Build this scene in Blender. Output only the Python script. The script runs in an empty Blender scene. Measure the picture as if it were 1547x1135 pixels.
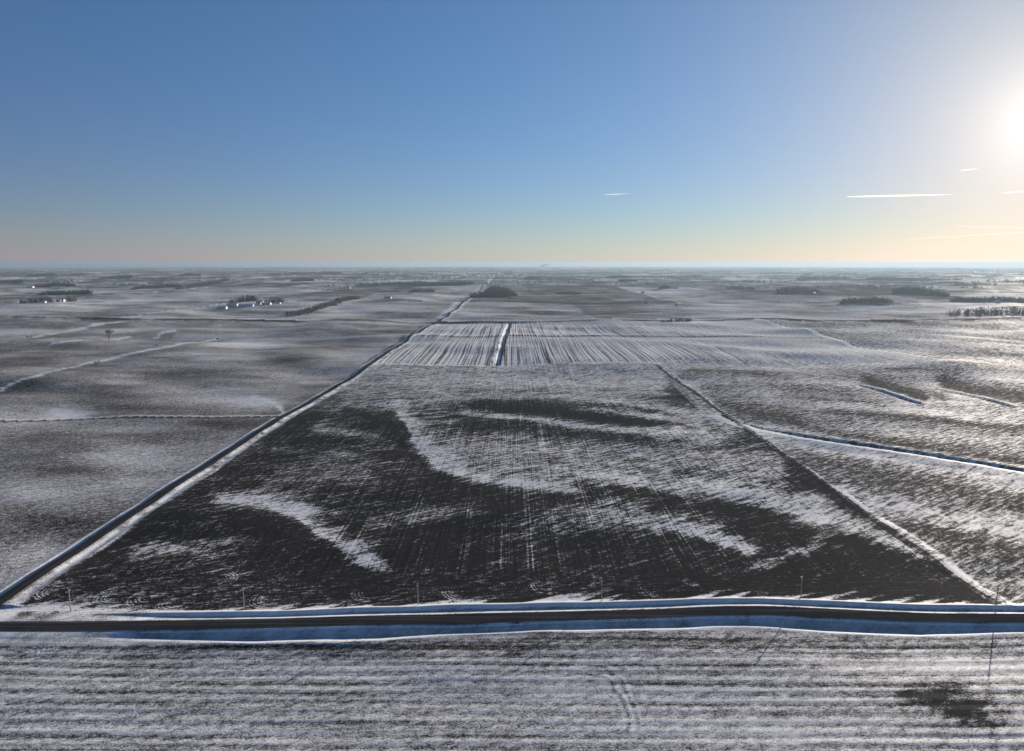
import bpy, math, random
import numpy as np
from mathutils import Vector, Matrix

sc = bpy.context.scene
R = math.radians
rng = np.random.default_rng(7)
random.seed(7)

# ---------------------------------------------------------------- camera, sky, sun, exposure
H = 140.0                       # height of the drone above the ground
FPX = 1032.0                    # focal length in photo pixels (24 mm equivalent)
PITCH = math.atan(170.5 / FPX)
RE = 6371000 * 7 / 6            # earth radius with refraction: far ground curves down to the horizon
SUN_AZ, SUN_EL = R(36.8), R(9.1)

cam = bpy.data.objects.new('camera', bpy.data.cameras.new('camera'))
sc.collection.objects.link(cam)
cam.location = (0, 0, H)
cam.rotation_euler = (math.pi / 2 - PITCH, 0, 0)
cam.data.sensor_width = 36
cam.data.lens = 36 * FPX / 1547
cam.data.clip_start = 1
cam.data.clip_end = 300000
sc.camera = cam

world = bpy.data.worlds.new('World')
sc.world = world
world.use_nodes = True
wt = world.node_tree
wn, wl = wt.nodes, wt.links
bg = wn['Background']
sky = wn.new('ShaderNodeTexSky')
sky.sky_type = 'NISHITA'
sky.sun_disc = False
sky.sun_elevation = SUN_EL
sky.sun_rotation = SUN_AZ
sky.altitude = 300
sky.air_density = 1.0
sky.dust_density = 0.02
sky.ozone_density = 3.0
tint = wn.new('ShaderNodeVectorMath')
tint.operation = 'MULTIPLY'
tint.inputs[1].default_value = (0.87, 1.05, 1.21)
wl.new(sky.outputs[0], tint.inputs[0])
# aureole of the low sun in the thin winter mist
wtc = wn.new('ShaderNodeTexCoord')
dot = wn.new('ShaderNodeVectorMath')
dot.operation = 'DOT_PRODUCT'
dot.inputs[1].default_value = (math.sin(SUN_AZ) * math.cos(SUN_EL), math.cos(SUN_AZ) * math.cos(SUN_EL), math.sin(SUN_EL))
wl.new(wtc.outputs['Generated'], dot.inputs[0])


def wmath(op, a, c):
    k = wn.new('ShaderNodeMath')
    k.operation = op
    k.use_clamp = False
    for i, v in enumerate((a, c)):
        if hasattr(v, 'links'):
            wl.new(v, k.inputs[i])
        else:
            k.inputs[i].default_value = v
    return k.outputs[0]


gam = wmath('ARCCOSINE', wmath('MINIMUM', dot.outputs['Value'], 1.0), 0.0)
g1 = wmath('POWER', 2.71828, wmath('DIVIDE', gam, -R(10.0)))
g2 = wmath('POWER', 2.71828, wmath('DIVIDE', gam, -R(2.3)))
sep = wn.new('ShaderNodeSeparateXYZ')
wl.new(wtc.outputs['Generated'], sep.inputs[0])
g3 = wmath('MULTIPLY', wmath('POWER', 2.71828, wmath('DIVIDE', wmath('ABSOLUTE', sep.outputs['Z'], 0.0), -R(3.0))), wmath('ADD', wmath('MULTIPLY', g1, 3.0), 1.0))
g4 = wmath('MULTIPLY', wmath('POWER', 2.71828, wmath('DIVIDE', wmath('ABSOLUTE', sep.outputs['Z'], 0.0), -R(6.0))), wmath('ADD', wmath('MULTIPLY', g1, 3.2), 1.0))
last = tint.outputs[0]
for gfac, colr in ((g1, (8.0, 5.8, 0.9)), (g2, (4.0, 4.8, 6.0)), (g3, (-0.1, 2.2, 4.1)), (g4, (-0.2, -3.0, -3.0))):
    sc1 = wn.new('ShaderNodeVectorMath')
    sc1.operation = 'SCALE'
    sc1.inputs[0].default_value = colr
    wl.new(gfac, sc1.inputs['Scale'])
    ad1 = wn.new('ShaderNodeVectorMath')
    ad1.operation = 'ADD'
    wl.new(last, ad1.inputs[0])
    wl.new(sc1.outputs[0], ad1.inputs[1])
    last = ad1.outputs[0]
wl.new(last, bg.inputs[0])
bg.inputs[1].default_value = 0.05

sun = bpy.data.objects.new('sun', bpy.data.lights.new('sun', 'SUN'))
sc.collection.objects.link(sun)
sun.data.energy = 5.0
sun.data.angle = R(0.5)
sun.data.color = (1.0, 0.87, 0.72)
SUN_DIR = Vector((math.sin(SUN_AZ) * math.cos(SUN_EL), math.cos(SUN_AZ) * math.cos(SUN_EL), math.sin(SUN_EL)))
sun.rotation_euler = SUN_DIR.to_track_quat('Z', 'Y').to_euler()

sc.view_settings.view_transform = 'Standard'
sc.view_settings.look = 'None'
sc.view_settings.gamma = 1
sc.view_settings.exposure = 1.0
sc.cycles.volume_bounces = 1
sc.cycles.max_bounces = 6


# ---------------------------------------------------------------- small helpers
def tag(o, label=None, cat=None, group=None, kind=None):
    if label: o['label'] = label
    if cat: o['category'] = cat
    if group: o['group'] = group
    if kind: o['kind'] = kind
    return o


def empty(name, loc, rz=0.0):
    o = bpy.data.objects.new(name, None)
    sc.collection.objects.link(o)
    o.location = loc
    o.rotation_euler = (0, 0, rz)
    o.empty_display_size = 0.5
    return o


class MB:
    """collects shapes into one mesh"""
    def __init__(s):
        s.v, s.f = [], []

    def add(s, vs, fs):
        n = len(s.v)
        s.v += [tuple(v) for v in vs]
        s.f += [tuple(i + n for i in f) for f in fs]

    def box(s, x0, x1, y0, y1, z0, z1):
        s.add([(x0, y0, z0), (x1, y0, z0), (x1, y1, z0), (x0, y1, z0), (x0, y0, z1), (x1, y0, z1), (x1, y1, z1), (x0, y1, z1)],
              [(3, 2, 1, 0), (4, 5, 6, 7), (0, 1, 5, 4), (1, 2, 6, 5), (2, 3, 7, 6), (3, 0, 4, 7)])

    def tube(s, a, b, ra, rb, n=8):
        a, b = Vector(a), Vector(b)
        d = (b - a).normalized()
        u = d.cross(Vector((0, 0, 1)) if abs(d.z) < 0.9 else Vector((1, 0, 0))).normalized()
        w = d.cross(u)
        vs = []
        for p, r in ((a, ra), (b, rb)):
            for i in range(n):
                t = 2 * math.pi * i / n
                vs.append(p + u * (r * math.cos(t)) + w * (r * math.sin(t)))
        fs = [(i, (i + 1) % n, n + (i + 1) % n, n + i) for i in range(n)]
        fs += [tuple(range(n - 1, -1, -1)), tuple(range(n, 2 * n))]
        s.add(vs, fs)

    def build(s, name, m, parent=None, smooth=False):
        me = bpy.data.meshes.new(name)
        me.from_pydata(s.v, [], s.f)
        me.materials.append(m)
        if smooth:
            me.shade_smooth()
        o = bpy.data.objects.new(name, me)
        sc.collection.objects.link(o)
        if parent:
            o.parent = parent
        return o


def copy_tree(o, parent=None):
    c = o.copy()
    sc.collection.objects.link(c)
    if parent: c.parent = parent
    for ch in o.children:
        copy_tree(ch, c)
    return c


def grid_noise(seed):
    tab = np.random.default_rng(seed).random(65536).astype(np.float32)

    def f(x, y):
        xi, yi = np.floor(x), np.floor(y)
        fx, fy = (x - xi).astype(np.float32), (y - yi).astype(np.float32)
        fx, fy = fx * fx * fx * (fx * (fx * 6 - 15) + 10), fy * fy * fy * (fy * (fy * 6 - 15) + 10)
        xi, yi = xi.astype(np.int64), yi.astype(np.int64)

        def h(i, j):
            return tab[((i * 374761393 + j * 668265263) ^ ((i * 97 + j * 7919) >> 3)) & 65535]
        a, b, c, d = h(xi, yi), h(xi + 1, yi), h(xi, yi + 1), h(xi + 1, yi + 1)
        return (a + (b - a) * fx) * (1 - fy) + (c + (d - c) * fx) * fy - 0.5
    return f


def fbm(f, x, y, octv=4, rough=0.5):
    a, t, n = 1.0, 0.0, 0.0
    for i in range(octv):
        t = t + a * f(x * 2 ** i + 17.3 * i, y * 2 ** i + 9.1 * i)
        n += a
        a *= rough
    return t / n


N1, N2, N3, N4 = grid_noise(1), grid_noise(2), grid_noise(3), grid_noise(4)


def sstep(a, b, x):
    t = np.clip((x - a) / (b - a), 0, 1)
    return t * t * (3 - 2 * t)


# ---------------------------------------------------------------- photo pixel <-> ground
CP, SP = math.cos(PITCH), math.sin(PITCH)


def P(px, py):
    """ground point (x, y) seen at a photo pixel; the survey of the place was made with this"""
    x, y = (px - 773.5) / FPX, (567.5 - py) / FPX
    dx, dy, dz = x, CP + y * SP, y * CP - SP
    z = 0.0
    for i in range(14):
        t = (z - H) / dz
        X, Y = dx * t, dy * t
        z = -(X * X + Y * Y) / 2 / RE
    return X, Y


def pix(X, Y):
    Z = -(X * X + Y * Y) / 2 / RE - H
    zc = Y * CP - Z * SP
    yc = Y * SP + Z * CP
    ok = zc > 20
    zc = np.where(ok, zc, 1)
    return np.where(ok, 773.5 + FPX * X / zc, -9999), np.where(ok, 567.5 - FPX * yc / zc, -9999)


# ---------------------------------------------------------------- layout lines (metres)
FRONT = [(-1500, 244), (-600, 244), (-199, 245.5), (-96, 246.5), (-50, 249), (2, 251.7), (50, 255), (77, 257), (104, 257.6), (140, 254.5), (170, 252.2), (202, 250.4), (300, 249), (700, 247), (1500, 246)]
LEFT = [(-213, 248), (-213.5, 330), (-212.5, 407), (-211, 561), (-209.5, 634), (-203.5, 770), (-196.5, 877), (-193, 1015), (-191, 1165), (-191.5, 1419), (-181.3, 1677), (-172, 1845), (-168.5, 2165), (-170, 2685), (-170, 4200), (-175, 7000)]
FAR = [(-6000, 1690), (-1286, 1690), (-826, 1664), (-441, 1666), (-22, 1675), (370, 1685), (613, 1695), (1294, 1722), (6000, 1750)]
TREN = [(203.5, 917), (197, 760), (191, 640), (196, 600), (211, 568), (249.5, 524.6), (286, 496), (344, 442), (420, 372), (520, 300)]
BANKS = [[P(1296, 577), P(1330, 586), P(1365, 599), P(1400, 611)], [P(1412, 581), P(1450, 590), P(1500, 604), P(1547, 617)],
         [(-900, 570), (-463, 600), (-410, 612), (-352, 619), (-217, 619)]]
DDIT = [P(748, 549), P(757, 520), P(768, 486)]
DRIGHT = [P(1147, 484), P(1205, 495), P(1290, 520), P(1405, 541)]


def seg_dist(X, Y, pts):
    """signed distance to a polyline (positive on its left), and distance along it"""
    best = np.full(X.shape, 1e9, np.float32)
    sgn = np.ones(X.shape, np.float32)
    along = np.zeros(X.shape, np.float32)
    acc = 0.0
    for (x0, y0), (x1, y1) in zip(pts[:-1], pts[1:]):
        dx, dy = x1 - x0, y1 - y0
        L = math.hypot(dx, dy)
        t = np.clip(((X - x0) * dx + (Y - y0) * dy) / (L * L), 0, 1)
        ex, ey = X - (x0 + t * dx), Y - (y0 + t * dy)
        d = np.hypot(ex, ey)
        m = d < best
        best = np.where(m, d, best)
        cr = dx * (Y - y0) - dy * (X - x0)
        sgn = np.where(m, np.where(cr >= 0, 1, -1), sgn)
        along = np.where(m, acc + t * L, along)
        acc += L
    return best * sgn, along


def near_box(X, Y, pts, pad):
    xs, ys = [p[0] for p in pts], [p[1] for p in pts]
    return np.nonzero((X > min(xs) - pad) & (X < max(xs) + pad) & (Y > min(ys) - pad) & (Y < max(ys) + pad))[0]


def relief(X, Y):
    """rolling plain: smooth height without roads and ditches"""
    D = np.hypot(X, Y)
    z = -D * D / 2 / RE
    z = z + 1.6 * fbm(N1, X / 260 + 3.1, Y / 190 + 1.7, 2) * sstep(60, 400, D)
    z = z + 2.1 * fbm(N2, X / 75 + 8.1, Y / 42 + 6.2, 2) * (1 - 0.7 * sstep(400, 1200, D))
    z = z + 13 * fbm(N4, X / 170 + 1.3, Y / 120 + 4.2, 2) * sstep(420, 1300, np.hypot(np.abs(X) * 1.9, Y))
    z = z + 24 * fbm(N2, X / 900 + 5.5, Y / 620 + 2.2, 3) * sstep(900, 2600, D)
    z = z + 50 * fbm(N3, X / 4200 + 7.7, Y / 2900 + 4.4, 3) * sstep(2500, 9000, D)
    return z


def lerp_prof(d, pts):
    return np.interp(d, [p[0] for p in pts], [p[1] for p in pts])


# ---------------------------------------------------------------- materials
def new_mat(name):
    m = bpy.data.materials.new(name)
    m.use_nodes = True
    return m, m.node_tree.nodes, m.node_tree.links, m.node_tree.nodes['Principled BSDF']


def simple_mat(name, col, rough=0.7, var=0.25, scale=2.0, spec=0.3, metal=0.0):
    m, n, l, b = new_mat(name)
    tc = n.new('ShaderNodeTexCoord')
    no = n.new('ShaderNodeTexNoise')
    no.inputs['Scale'].default_value = scale
    no.inputs['Detail'].default_value = 5
    l.new(tc.outputs['Object'], no.inputs['Vector'])
    mx = n.new('ShaderNodeMix')
    mx.data_type = 'RGBA'
    mx.inputs[6].default_value = (*[c * (1 - var) for c in col], 1)
    mx.inputs[7].default_value = (*[min(1, c * (1 + var)) for c in col], 1)
    l.new(no.outputs['Fac'], mx.inputs[0])
    l.new(mx.outputs[2], b.inputs['Base Color'])
    b.inputs['Roughness'].default_value = rough
    b.inputs['Specular IOR Level'].default_value = spec
    b.inputs['Metallic'].default_value = metal
    return m


def ground_mat():
    m, n, l, b = new_mat('snow_dusted_soil')
    tc = n.new('ShaderNodeTexCoord')

    def math_(op, a, c, clamp=False):
        k = n.new('ShaderNodeMath')
        k.operation = op
        k.use_clamp = clamp
        for i, v in enumerate((a, c)):
            if hasattr(v, 'links'):
                l.new(v, k.inputs[i])
            else:
                k.inputs[i].default_value = v
        return k.outputs[0]

    def attr(nm):
        a = n.new('ShaderNodeAttribute')
        a.attribute_name = nm
        return a.outputs['Fac']

    def noise(sx, sy, ang=0.0, detail=3.0, rough=0.55, dist=0.0, off=0.0):
        mp = n.new('ShaderNodeMapping')
        mp.vector_type = 'TEXTURE'
        mp.inputs['Location'].default_value = (off, off * 0.7, 0)
        mp.inputs['Rotation'].default_value = (0, 0, ang)
        mp.inputs['Scale'].default_value = (sx, sy, 1e6)
        l.new(tc.outputs['Object'], mp.inputs['Vector'])
        no = n.new('ShaderNodeTexNoise')
        no.inputs['Scale'].default_value = 1
        no.inputs['Detail'].default_value = detail
        no.inputs['Roughness'].default_value = rough
        no.inputs['Distortion'].default_value = dist
        l.new(mp.outputs[0], no.inputs['Vector'])
        return math_('SUBTRACT', no.outputs['Fac'], 0.5)

    a55 = R(90 - 57)
    n_iso = noise(2.6, 2.0, 0, 6, 0.65, 0.3)
    n_fi = noise(0.75, 0.55, 0.3, 4, 0.7, 0.2, 5)
    n_dg = noise(17, 2.1, a55, 5, 0.6, 0.35, 40)
    n_cl = noise(6.0, 3.0, a55, 5, 0.6, 0.8, 80)
    n_ns = noise(0.9, 120, 0, 2, 0.5, 0, 11)
    n_nw = noise(2.0, 400, 0, 2, 0.6, 0.03, 31)
    n_ew = noise(130, 2.3, R(-0.4), 3, 0.6, 0.1, 17)
    n_em = noise(14, 1.2, R(6), 4, 0.65, 0.4, 7)

    tot = None
    for nz, w, k in ((n_fi, 'w_fi', 2.6), (n_iso, 'w_iso', 2.6), (n_dg, 'w_dg', 3.0), (n_cl, 'w_cl', 3.0), (n_ns, 'w_ns', 2.4), (n_nw, 'w_nw', 3.4), (n_ew, 'w_ew', 2.6), (n_em, 'w_em', 2.4)):
        t = math_('MULTIPLY', math_('MULTIPLY', nz, k), attr(w))
        tot = t if tot is None else math_('ADD', tot, t)
    tot = math_('ADD', tot, attr('snow'))
    mr = n.new('ShaderNodeMapRange')
    mr.interpolation_type = 'SMOOTHSTEP'
    sf = attr('soft')
    l.new(math_('SUBTRACT', 0.51, sf), mr.inputs['From Min'])
    l.new(math_('ADD', 0.51, sf), mr.inputs['From Max'])
    l.new(tot, mr.inputs['Value'])
    cover = mr.outputs[0]

    # bare ground: black soil to pale stubble and dry grass
    soil = n.new('ShaderNodeMix')
    soil.data_type = 'RGBA'
    soil.inputs[6].default_value = (0.0195, 0.0185, 0.0182, 1)
    soil.inputs[7].default_value = (0.115, 0.104, 0.094, 1)
    strk = math_('ADD', math_('MULTIPLY', n_ns, attr('w_ns')), math_('MULTIPLY', n_em, attr('w_em')))
    strk = math_('ADD', math_('MULTIPLY', strk, 3.0), math_('MULTIPLY', math_('ADD', n_iso, n_fi), 0.8))
    l.new(math_('ADD', attr('stubble'), strk, True), soil.inputs[0])
    snow = n.new('ShaderNodeMix')
    snow.data_type = 'RGBA'
    snow.inputs[6].default_value = (0.60, 0.62, 0.66, 1)
    snow.inputs[7].default_value = (0.82, 0.83, 0.86, 1)
    l.new(math_('ADD', math_('MULTIPLY', n_cl, 2.0), 0.5, True), snow.inputs[0])
    mx = n.new('ShaderNodeMix')
    mx.data_type = 'RGBA'
    l.new(cover, mx.inputs[0])
    l.new(soil.outputs[2], mx.inputs[6])
    l.new(snow.outputs[2], mx.inputs[7])
    l.new(mx.outputs[2], b.inputs['Base Color'])
    b.inputs['Roughness'].default_value = 0.6
    b.inputs['Specular IOR Level'].default_value = 0.0
    gl = n.new('ShaderNodeBsdfGlossy')
    gl.inputs['Roughness'].default_value = 0.62
    ms = n.new('ShaderNodeMixShader')
    l.new(math_('ADD', math_('MULTIPLY', cover, 0.07), 0.005), ms.inputs[0])
    l.new(b.outputs[0], ms.inputs[1])
    l.new(gl.outputs[0], ms.inputs[2])
    l.new(ms.outputs[0], n['Material Output'].inputs['Surface'])
    bump = n.new('ShaderNodeBump')
    bump.inputs['Strength'].default_value = 0.7
    bump.inputs['Distance'].default_value = 0.16
    l.new(math_('ADD', math_('MULTIPLY', cover, 0.35), math_('ADD', math_('MULTIPLY', tot, 0.5), n_iso)), bump.inputs['Height'])
    l.new(bump.outputs[0], b.inputs['Normal'])
    return m


def road_mat(name, col, sx, sy):
    m, n, l, b = new_mat(name)
    tc = n.new('ShaderNodeTexCoord')
    n1 = n.new('ShaderNodeTexNoise'); n1.inputs['Scale'].default_value = 0.15; n1.inputs['Detail'].default_value = 6
    n2 = n.new('ShaderNodeTexNoise'); n2.inputs['Scale'].default_value = 3.0; n2.inputs['Detail'].default_value = 4
    l.new(tc.outputs['Object'], n1.inputs['Vector'])
    l.new(tc.outputs['Object'], n2.inputs['Vector'])
    ad = n.new('ShaderNodeMath'); ad.operation = 'ADD'
    l.new(n1.outputs['Fac'], ad.inputs[0]); l.new(n2.outputs['Fac'], ad.inputs[1])
    cr = n.new('ShaderNodeMapRange')
    cr.inputs['From Min'].default_value = 0.6; cr.inputs['From Max'].default_value = 1.4
    l.new(ad.outputs[0], cr.inputs['Value'])
    mx = n.new('ShaderNodeMix'); mx.data_type = 'RGBA'
    mx.inputs[6].default_value = (*[c * 0.7 for c in col], 1)
    mx.inputs[7].default_value = (*[c * 1.3 for c in col], 1)
    l.new(cr.outputs[0], mx.inputs[0])
    # worn wheel lanes and blown snow dust lying along the road
    mp = n.new('ShaderNodeMapping'); mp.inputs['Scale'].default_value = (sx, sy, 0)
    l.new(tc.outputs['Object'], mp.inputs['Vector'])
    n3 = n.new('ShaderNodeTexNoise'); n3.inputs['Scale'].default_value = 1; n3.inputs['Detail'].default_value = 5
    l.new(mp.outputs[0], n3.inputs['Vector'])
    c3 = n.new('ShaderNodeMapRange'); c3.inputs['From Min'].default_value = 0.5; c3.inputs['From Max'].default_value = 0.8
    c3.inputs['To Max'].default_value = 0.22
    l.new(n3.outputs['Fac'], c3.inputs['Value'])
    m2 = n.new('ShaderNodeMix'); m2.data_type = 'RGBA'
    m2.inputs[7].default_value = (0.45, 0.45, 0.46, 1)
    l.new(c3.outputs[0], m2.inputs[0]); l.new(mx.outputs[2], m2.inputs[6])
    l.new(m2.outputs[2], b.inputs['Base Color'])
    b.inputs['Roughness'].default_value = 0.8
    b.inputs['Specular IOR Level'].default_value = 0.0
    return m


M = dict(
    ground=ground_mat(),
    asphalt=road_mat('asphalt', (0.029, 0.029, 0.031), 0.012, 0.9),
    gravel=road_mat('gravel', (0.030, 0.030, 0.032), 0.9, 0.012),
    wood=simple_mat('weathered_wood', (0.30, 0.27, 0.25), 0.8),
    arm=simple_mat('pale_wood', (0.42, 0.38, 0.33), 0.6),
    glassy=simple_mat('porcelain', (0.55, 0.52, 0.5), 0.25, spec=0.6),
    bark=simple_mat('bark', (0.10, 0.085, 0.075), 0.9),
    twigs=simple_mat('bare_twigs', (0.115, 0.10, 0.095), 0.95, 0.35, 0.05),
    conifer=simple_mat('conifer', (0.045, 0.058, 0.05), 0.95, 0.35, 0.05),
    white=simple_mat('white_siding', (0.5, 0.5, 0.5), 0.5, 0.06),
    grey=simple_mat('grey_siding', (0.36, 0.37, 0.39), 0.5, 0.1),
    red=simple_mat('red_siding', (0.27, 0.07, 0.05), 0.6, 0.2),
    roofsnow=simple_mat('snowy_roof', (0.62, 0.63, 0.65), 0.6, 0.06),
    roofdark=simple_mat('shingle_roof', (0.10, 0.10, 0.11), 0.7, 0.2),
    steel=simple_mat('galvanised_steel', (0.55, 0.57, 0.6), 0.35, 0.1, metal=0.6),
    glass=simple_mat('window_glass', (0.03, 0.035, 0.045), 0.1, 0.1, spec=0.6),
    steam=simple_mat('steam', (0.9, 0.9, 0.9), 1.0, 0.03, 0.01),
)


# ---------------------------------------------------------------- snow painted as cover on the ground
NH = [None]


def band(S, U, V, pts, amt=1.0, ends=25):
    """a drift lying along a line: pts = (px, py, spread up, spread down, amount)"""
    p = np.array(pts, np.float32)
    m = (U > p[0, 0] - ends) & (U < p[-1, 0] + ends)
    idx = np.nonzero(m)[0]
    u, v = U[idx], V[idx]
    y, su, sd, a = (np.interp(u, p[:, 0], p[:, k]) for k in (1, 2, 3, 4))
    sp = 1 + 1.1 * np.clip(NH[0][idx] + 0.15, 0, 1)
    su, sd = su * sp, sd * (0.5 + 0.5 * sp)
    dv = v - y
    g = np.where(dv < 0, np.exp(-(dv / su) ** 2), np.exp(-(dv / sd) ** 2))
    e = sstep(p[0, 0] - ends, p[0, 0] + ends * 0.3, u) * (1 - sstep(p[-1, 0] - ends * 0.3, p[-1, 0] + ends, u))
    w = g * e
    a = np.where(a > 0, a * (1 + 0.9 * NH[0][idx]), a)
    tgt = a * amt * np.where(a > 0, 0.74, 1)
    S[idx] = np.where(tgt >= 0, np.maximum(S[idx], S[idx] * (1 - w) + tgt * w), S[idx] * (1 - w * np.minimum(1, -tgt)))


def blob(S, U, V, x, y, rx, ry, a, rot=0.0):
    c, s = math.cos(R(rot)), math.sin(R(rot))
    du, dv = U - x, V - y
    g = np.exp(-((du * c + dv * s) / rx) ** 2 - ((-du * s + dv * c) / ry) ** 2)
    S += a * g


GROW = []


def build_ground():
    th = np.radians(np.concatenate([np.linspace(49.4, 33, 230)[:-1], np.linspace(33, 22, 340)[:-1], np.linspace(22, 0.9, 350)]))
    rad = np.concatenate([np.linspace(3, 116, 36), H / np.tan(th), np.geomspace(H / math.tan(R(0.9)) * 1.02, 62000, 130)])
    az = np.concatenate([np.arange(-180, -75, 2.0), np.arange(-75, -44, 0.2), np.arange(-44, 44, 0.08), np.arange(44, 75, 0.2), np.arange(75, 180, 2.0)])
    az = np.radians(az)
    nr, na = len(rad), len(az)
    X = (rad[:, None] * np.sin(az)[None, :]).ravel()
    Y = (rad[:, None] * np.cos(az)[None, :]).ravel()
    D = np.hypot(X, Y)
    Z = relief(X, Y)

    # wandering edges: features are read at a slightly displaced place
    wx = 7 * fbm(N2, X / 22, Y / 22, 3) + 3 * fbm(N4, X / 5, Y / 5, 2)
    wy = 9 * fbm(N3, X / 26 + 5, Y / 17, 3) + 5 * fbm(N1, X / 6, Y / 4, 2)
    k = 1 + sstep(500, 2500, D) * 3
    U, V = pix(X + wx * k, Y + wy * k)
    U0, V0 = pix(X, Y)
    U, V = U.astype(np.float32), V.astype(np.float32)

    n_lo = fbm(N1, X / 120 + 11, Y / 70 + 3, 3)
    n_md = fbm(N2, X / 40 + 21, Y / 22 + 13, 3)
    n_hi = fbm(N3, X / 13 + 2, Y / 7 + 31, 3)

    dgu, dgv = X * math.sin(R(57)) + Y * math.cos(R(57)), X * math.cos(R(57)) - Y * math.sin(R(57))
    n_st = fbm(N4, dgu / 26, dgv / 4.5, 4, 0.6)
    # ---- fields
    main = (X > -207) & (X < 199.5) & (Y > 256) & (Y < 946)
    fore = (Y < 250) & (D < 2500)
    west = (X < -207) & (Y > 250) & (Y < 1668)
    east = (X > 199.5) & (Y > 250) & (Y < 985)
    strp = (X > -190) & (X < 610) & (Y >= 946) & (Y < 1668)
    east2 = (X >= 610) & (Y >= 985) & (Y < 1690)
    S = np.full(X.shape, 0.45)
    W = {k: np.zeros(X.shape, np.float32) for k in ('w_fi', 'w_iso', 'w_dg', 'w_cl', 'w_ns', 'w_nw', 'w_ew', 'w_em')}
    stub = np.full(X.shape, 0.3)

    # far patchwork of fields
    ci, cj = np.floor((X + 190) / 402), np.floor((Y - 1680) / 805)
    hs = N4(ci * 3.7 + 0.5, cj * 5.3 + 0.5) * 2 + N3(ci * 1.9 + 40.5, cj * 2.3 + 7.5)
    S = 0.37 + 0.16 * hs + 0.60 * n_lo + 0.5 * fbm(N3, X / 700, Y / 1100, 3)
    stub = 0.45 + 0.3 * N2(ci * 2.1 + 3.5, cj * 4.1 + 9.5)
    # snow-lined field edges and roads in the distance
    ex = np.abs(((X + 190) / 805 + 0.5) % 1 - 0.5) * 805
    ey = np.abs(((Y - 1680) / 805 + 0.5) % 1 - 0.5) * 805
    S += 0.3 * np.exp(-(ex / 9) ** 2) * (D > 1800) * (N1(ci + .5, cj * 3 + .5) > 0.0)
    S -= 0.28 * np.exp(-(ey / (10 + D / 160)) ** 2) * (D > 1800) * (N2(ci * 2 + .5, cj * 3 + .5) > -0.1)
    W['w_iso'][:] = 0.35
    W['w_cl'][:] = 0.35
    W['w_dg'][:] = 0.3

    # west fields: an even grey dusting with soft blotches
    S = np.where(west, 0.38 + 0.55 * n_lo + 0.30 * n_md + 0.10 * n_hi + 0.30 * fbm(N4, X / 300, Y / 240, 2), S)
    stub = np.where(west, 0.42 + 0.7 * n_lo, stub)
    W['w_iso'] = np.where(west, 0.62, W['w_iso'])
    W['w_cl'] = np.where(west, 0.22, W['w_cl'])
    W['w_dg'] = np.where(west, 0.22, W['w_dg'])
    # main field: black soil
    S = np.where(main, 0.08 + 0.22 * n_lo + 0.2 * n_md + 0.10 * n_hi + 0.22 * n_st, S)
    stub = np.where(main, 0.05 + 0.10 * n_lo, stub)
    for kk, v in (('w_iso', 0.55), ('w_dg', 0.58), ('w_cl', 0.42), ('w_ns', 0.30), ('w_em', 0.1)):
        W[kk] = np.where(main, v, W[kk])
    # tillage headlands along the front of the main field
    hl = main * (1 - sstep(286, 296, Y + 6 * n_md))
    W['w_ns'] = W['w_ns'] * (1 - hl)
    W['w_em'] = W['w_em'] + 0.45 * hl
    W['w_dg'] = W['w_dg'] * (1 - 0.6 * hl)
    # striped field beyond
    S = np.where(strp, 0.60 + 0.12 * n_lo, S)
    stub = np.where(strp, 0.28, stub)
    fade = 1 - sstep(220, 420, X)
    W['w_nw'] = np.where(strp, 0.55 * fade + 0.22, W['w_nw'])
    W['w_dg'] = np.where(strp, 0.1, W['w_dg'])
    for yc, hw, a in ((1291, 16, 0.38), (1660, 14, 0.3), (1500, 8, 0.10)):
        S = np.where(strp, S - a * np.exp(-((Y - yc) / hw) ** 2) * (1 - 0.6 * sstep(400, 520, X)), S)
    # east fields
    S = np.where(east | east2, 0.46 + 0.45 * n_lo + 0.30 * n_md, S)
    stub = np.where(east | east2, 0.32, stub)
    for kk, v in (('w_iso', 0.5), ('w_dg', 0.62), ('w_cl', 0.40)):
        W[kk] = np.where(east | east2, v, W[kk])
    # foreground field, rows running with the road
    S = np.where(fore, 0.57 + 0.20 * n_lo + 0.16 * n_md, S)
    stub = np.where(fore, 0.16, stub)
    for kk, v in (('w_iso', 0.45), ('w_dg', 0.22), ('w_cl', 0.22), ('w_ew', 0.30), ('w_em', 0.25)):
        W[kk] = np.where(fore, v, W[kk])
    S = S.astype(np.float64)
    ph = (Y + 3.6 * N1(X / 130, Y / 40) + 0.8 * N2(X / 25, Y / 12)) / 5.3
    fr = ph - np.floor(ph)
    pr = N3(np.floor(ph) * 1.7 + 0.5, X / 70)
    rows = 0.15 * (np.exp(-((fr - 0.3) / 0.2) ** 2) - 0.35) * (1 + 1.4 * pr) - (0.16 + 0.6 * pr) * np.exp(-((fr - 0.80) / 0.09) ** 2) - 0.16 * np.exp(-((fr - 0.62) / 0.05) ** 2) * (pr > 0)
    S = np.where(fore, S + rows, S)
    GROW.append(np.where(fore & (D < 700), 0.07 * np.cos((fr - 0.3) * 6.283), 0))

    # ---- drifts and bare lenses, surveyed from the photo
    front = np.nonzero(U > -900)[0]
    u, v, s = U[front], V[front], S[front]
    NH[0] = (0.7 * n_hi + 0.5 * n_md + 1.0 * n_st)[front]
    mm = main[front]
    t = s.copy()
    band(t, u, v, [(520, 575, 40, 24, .58), (700, 572, 40, 26, .68), (1000, 572, 40, 30, .74)])
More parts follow.
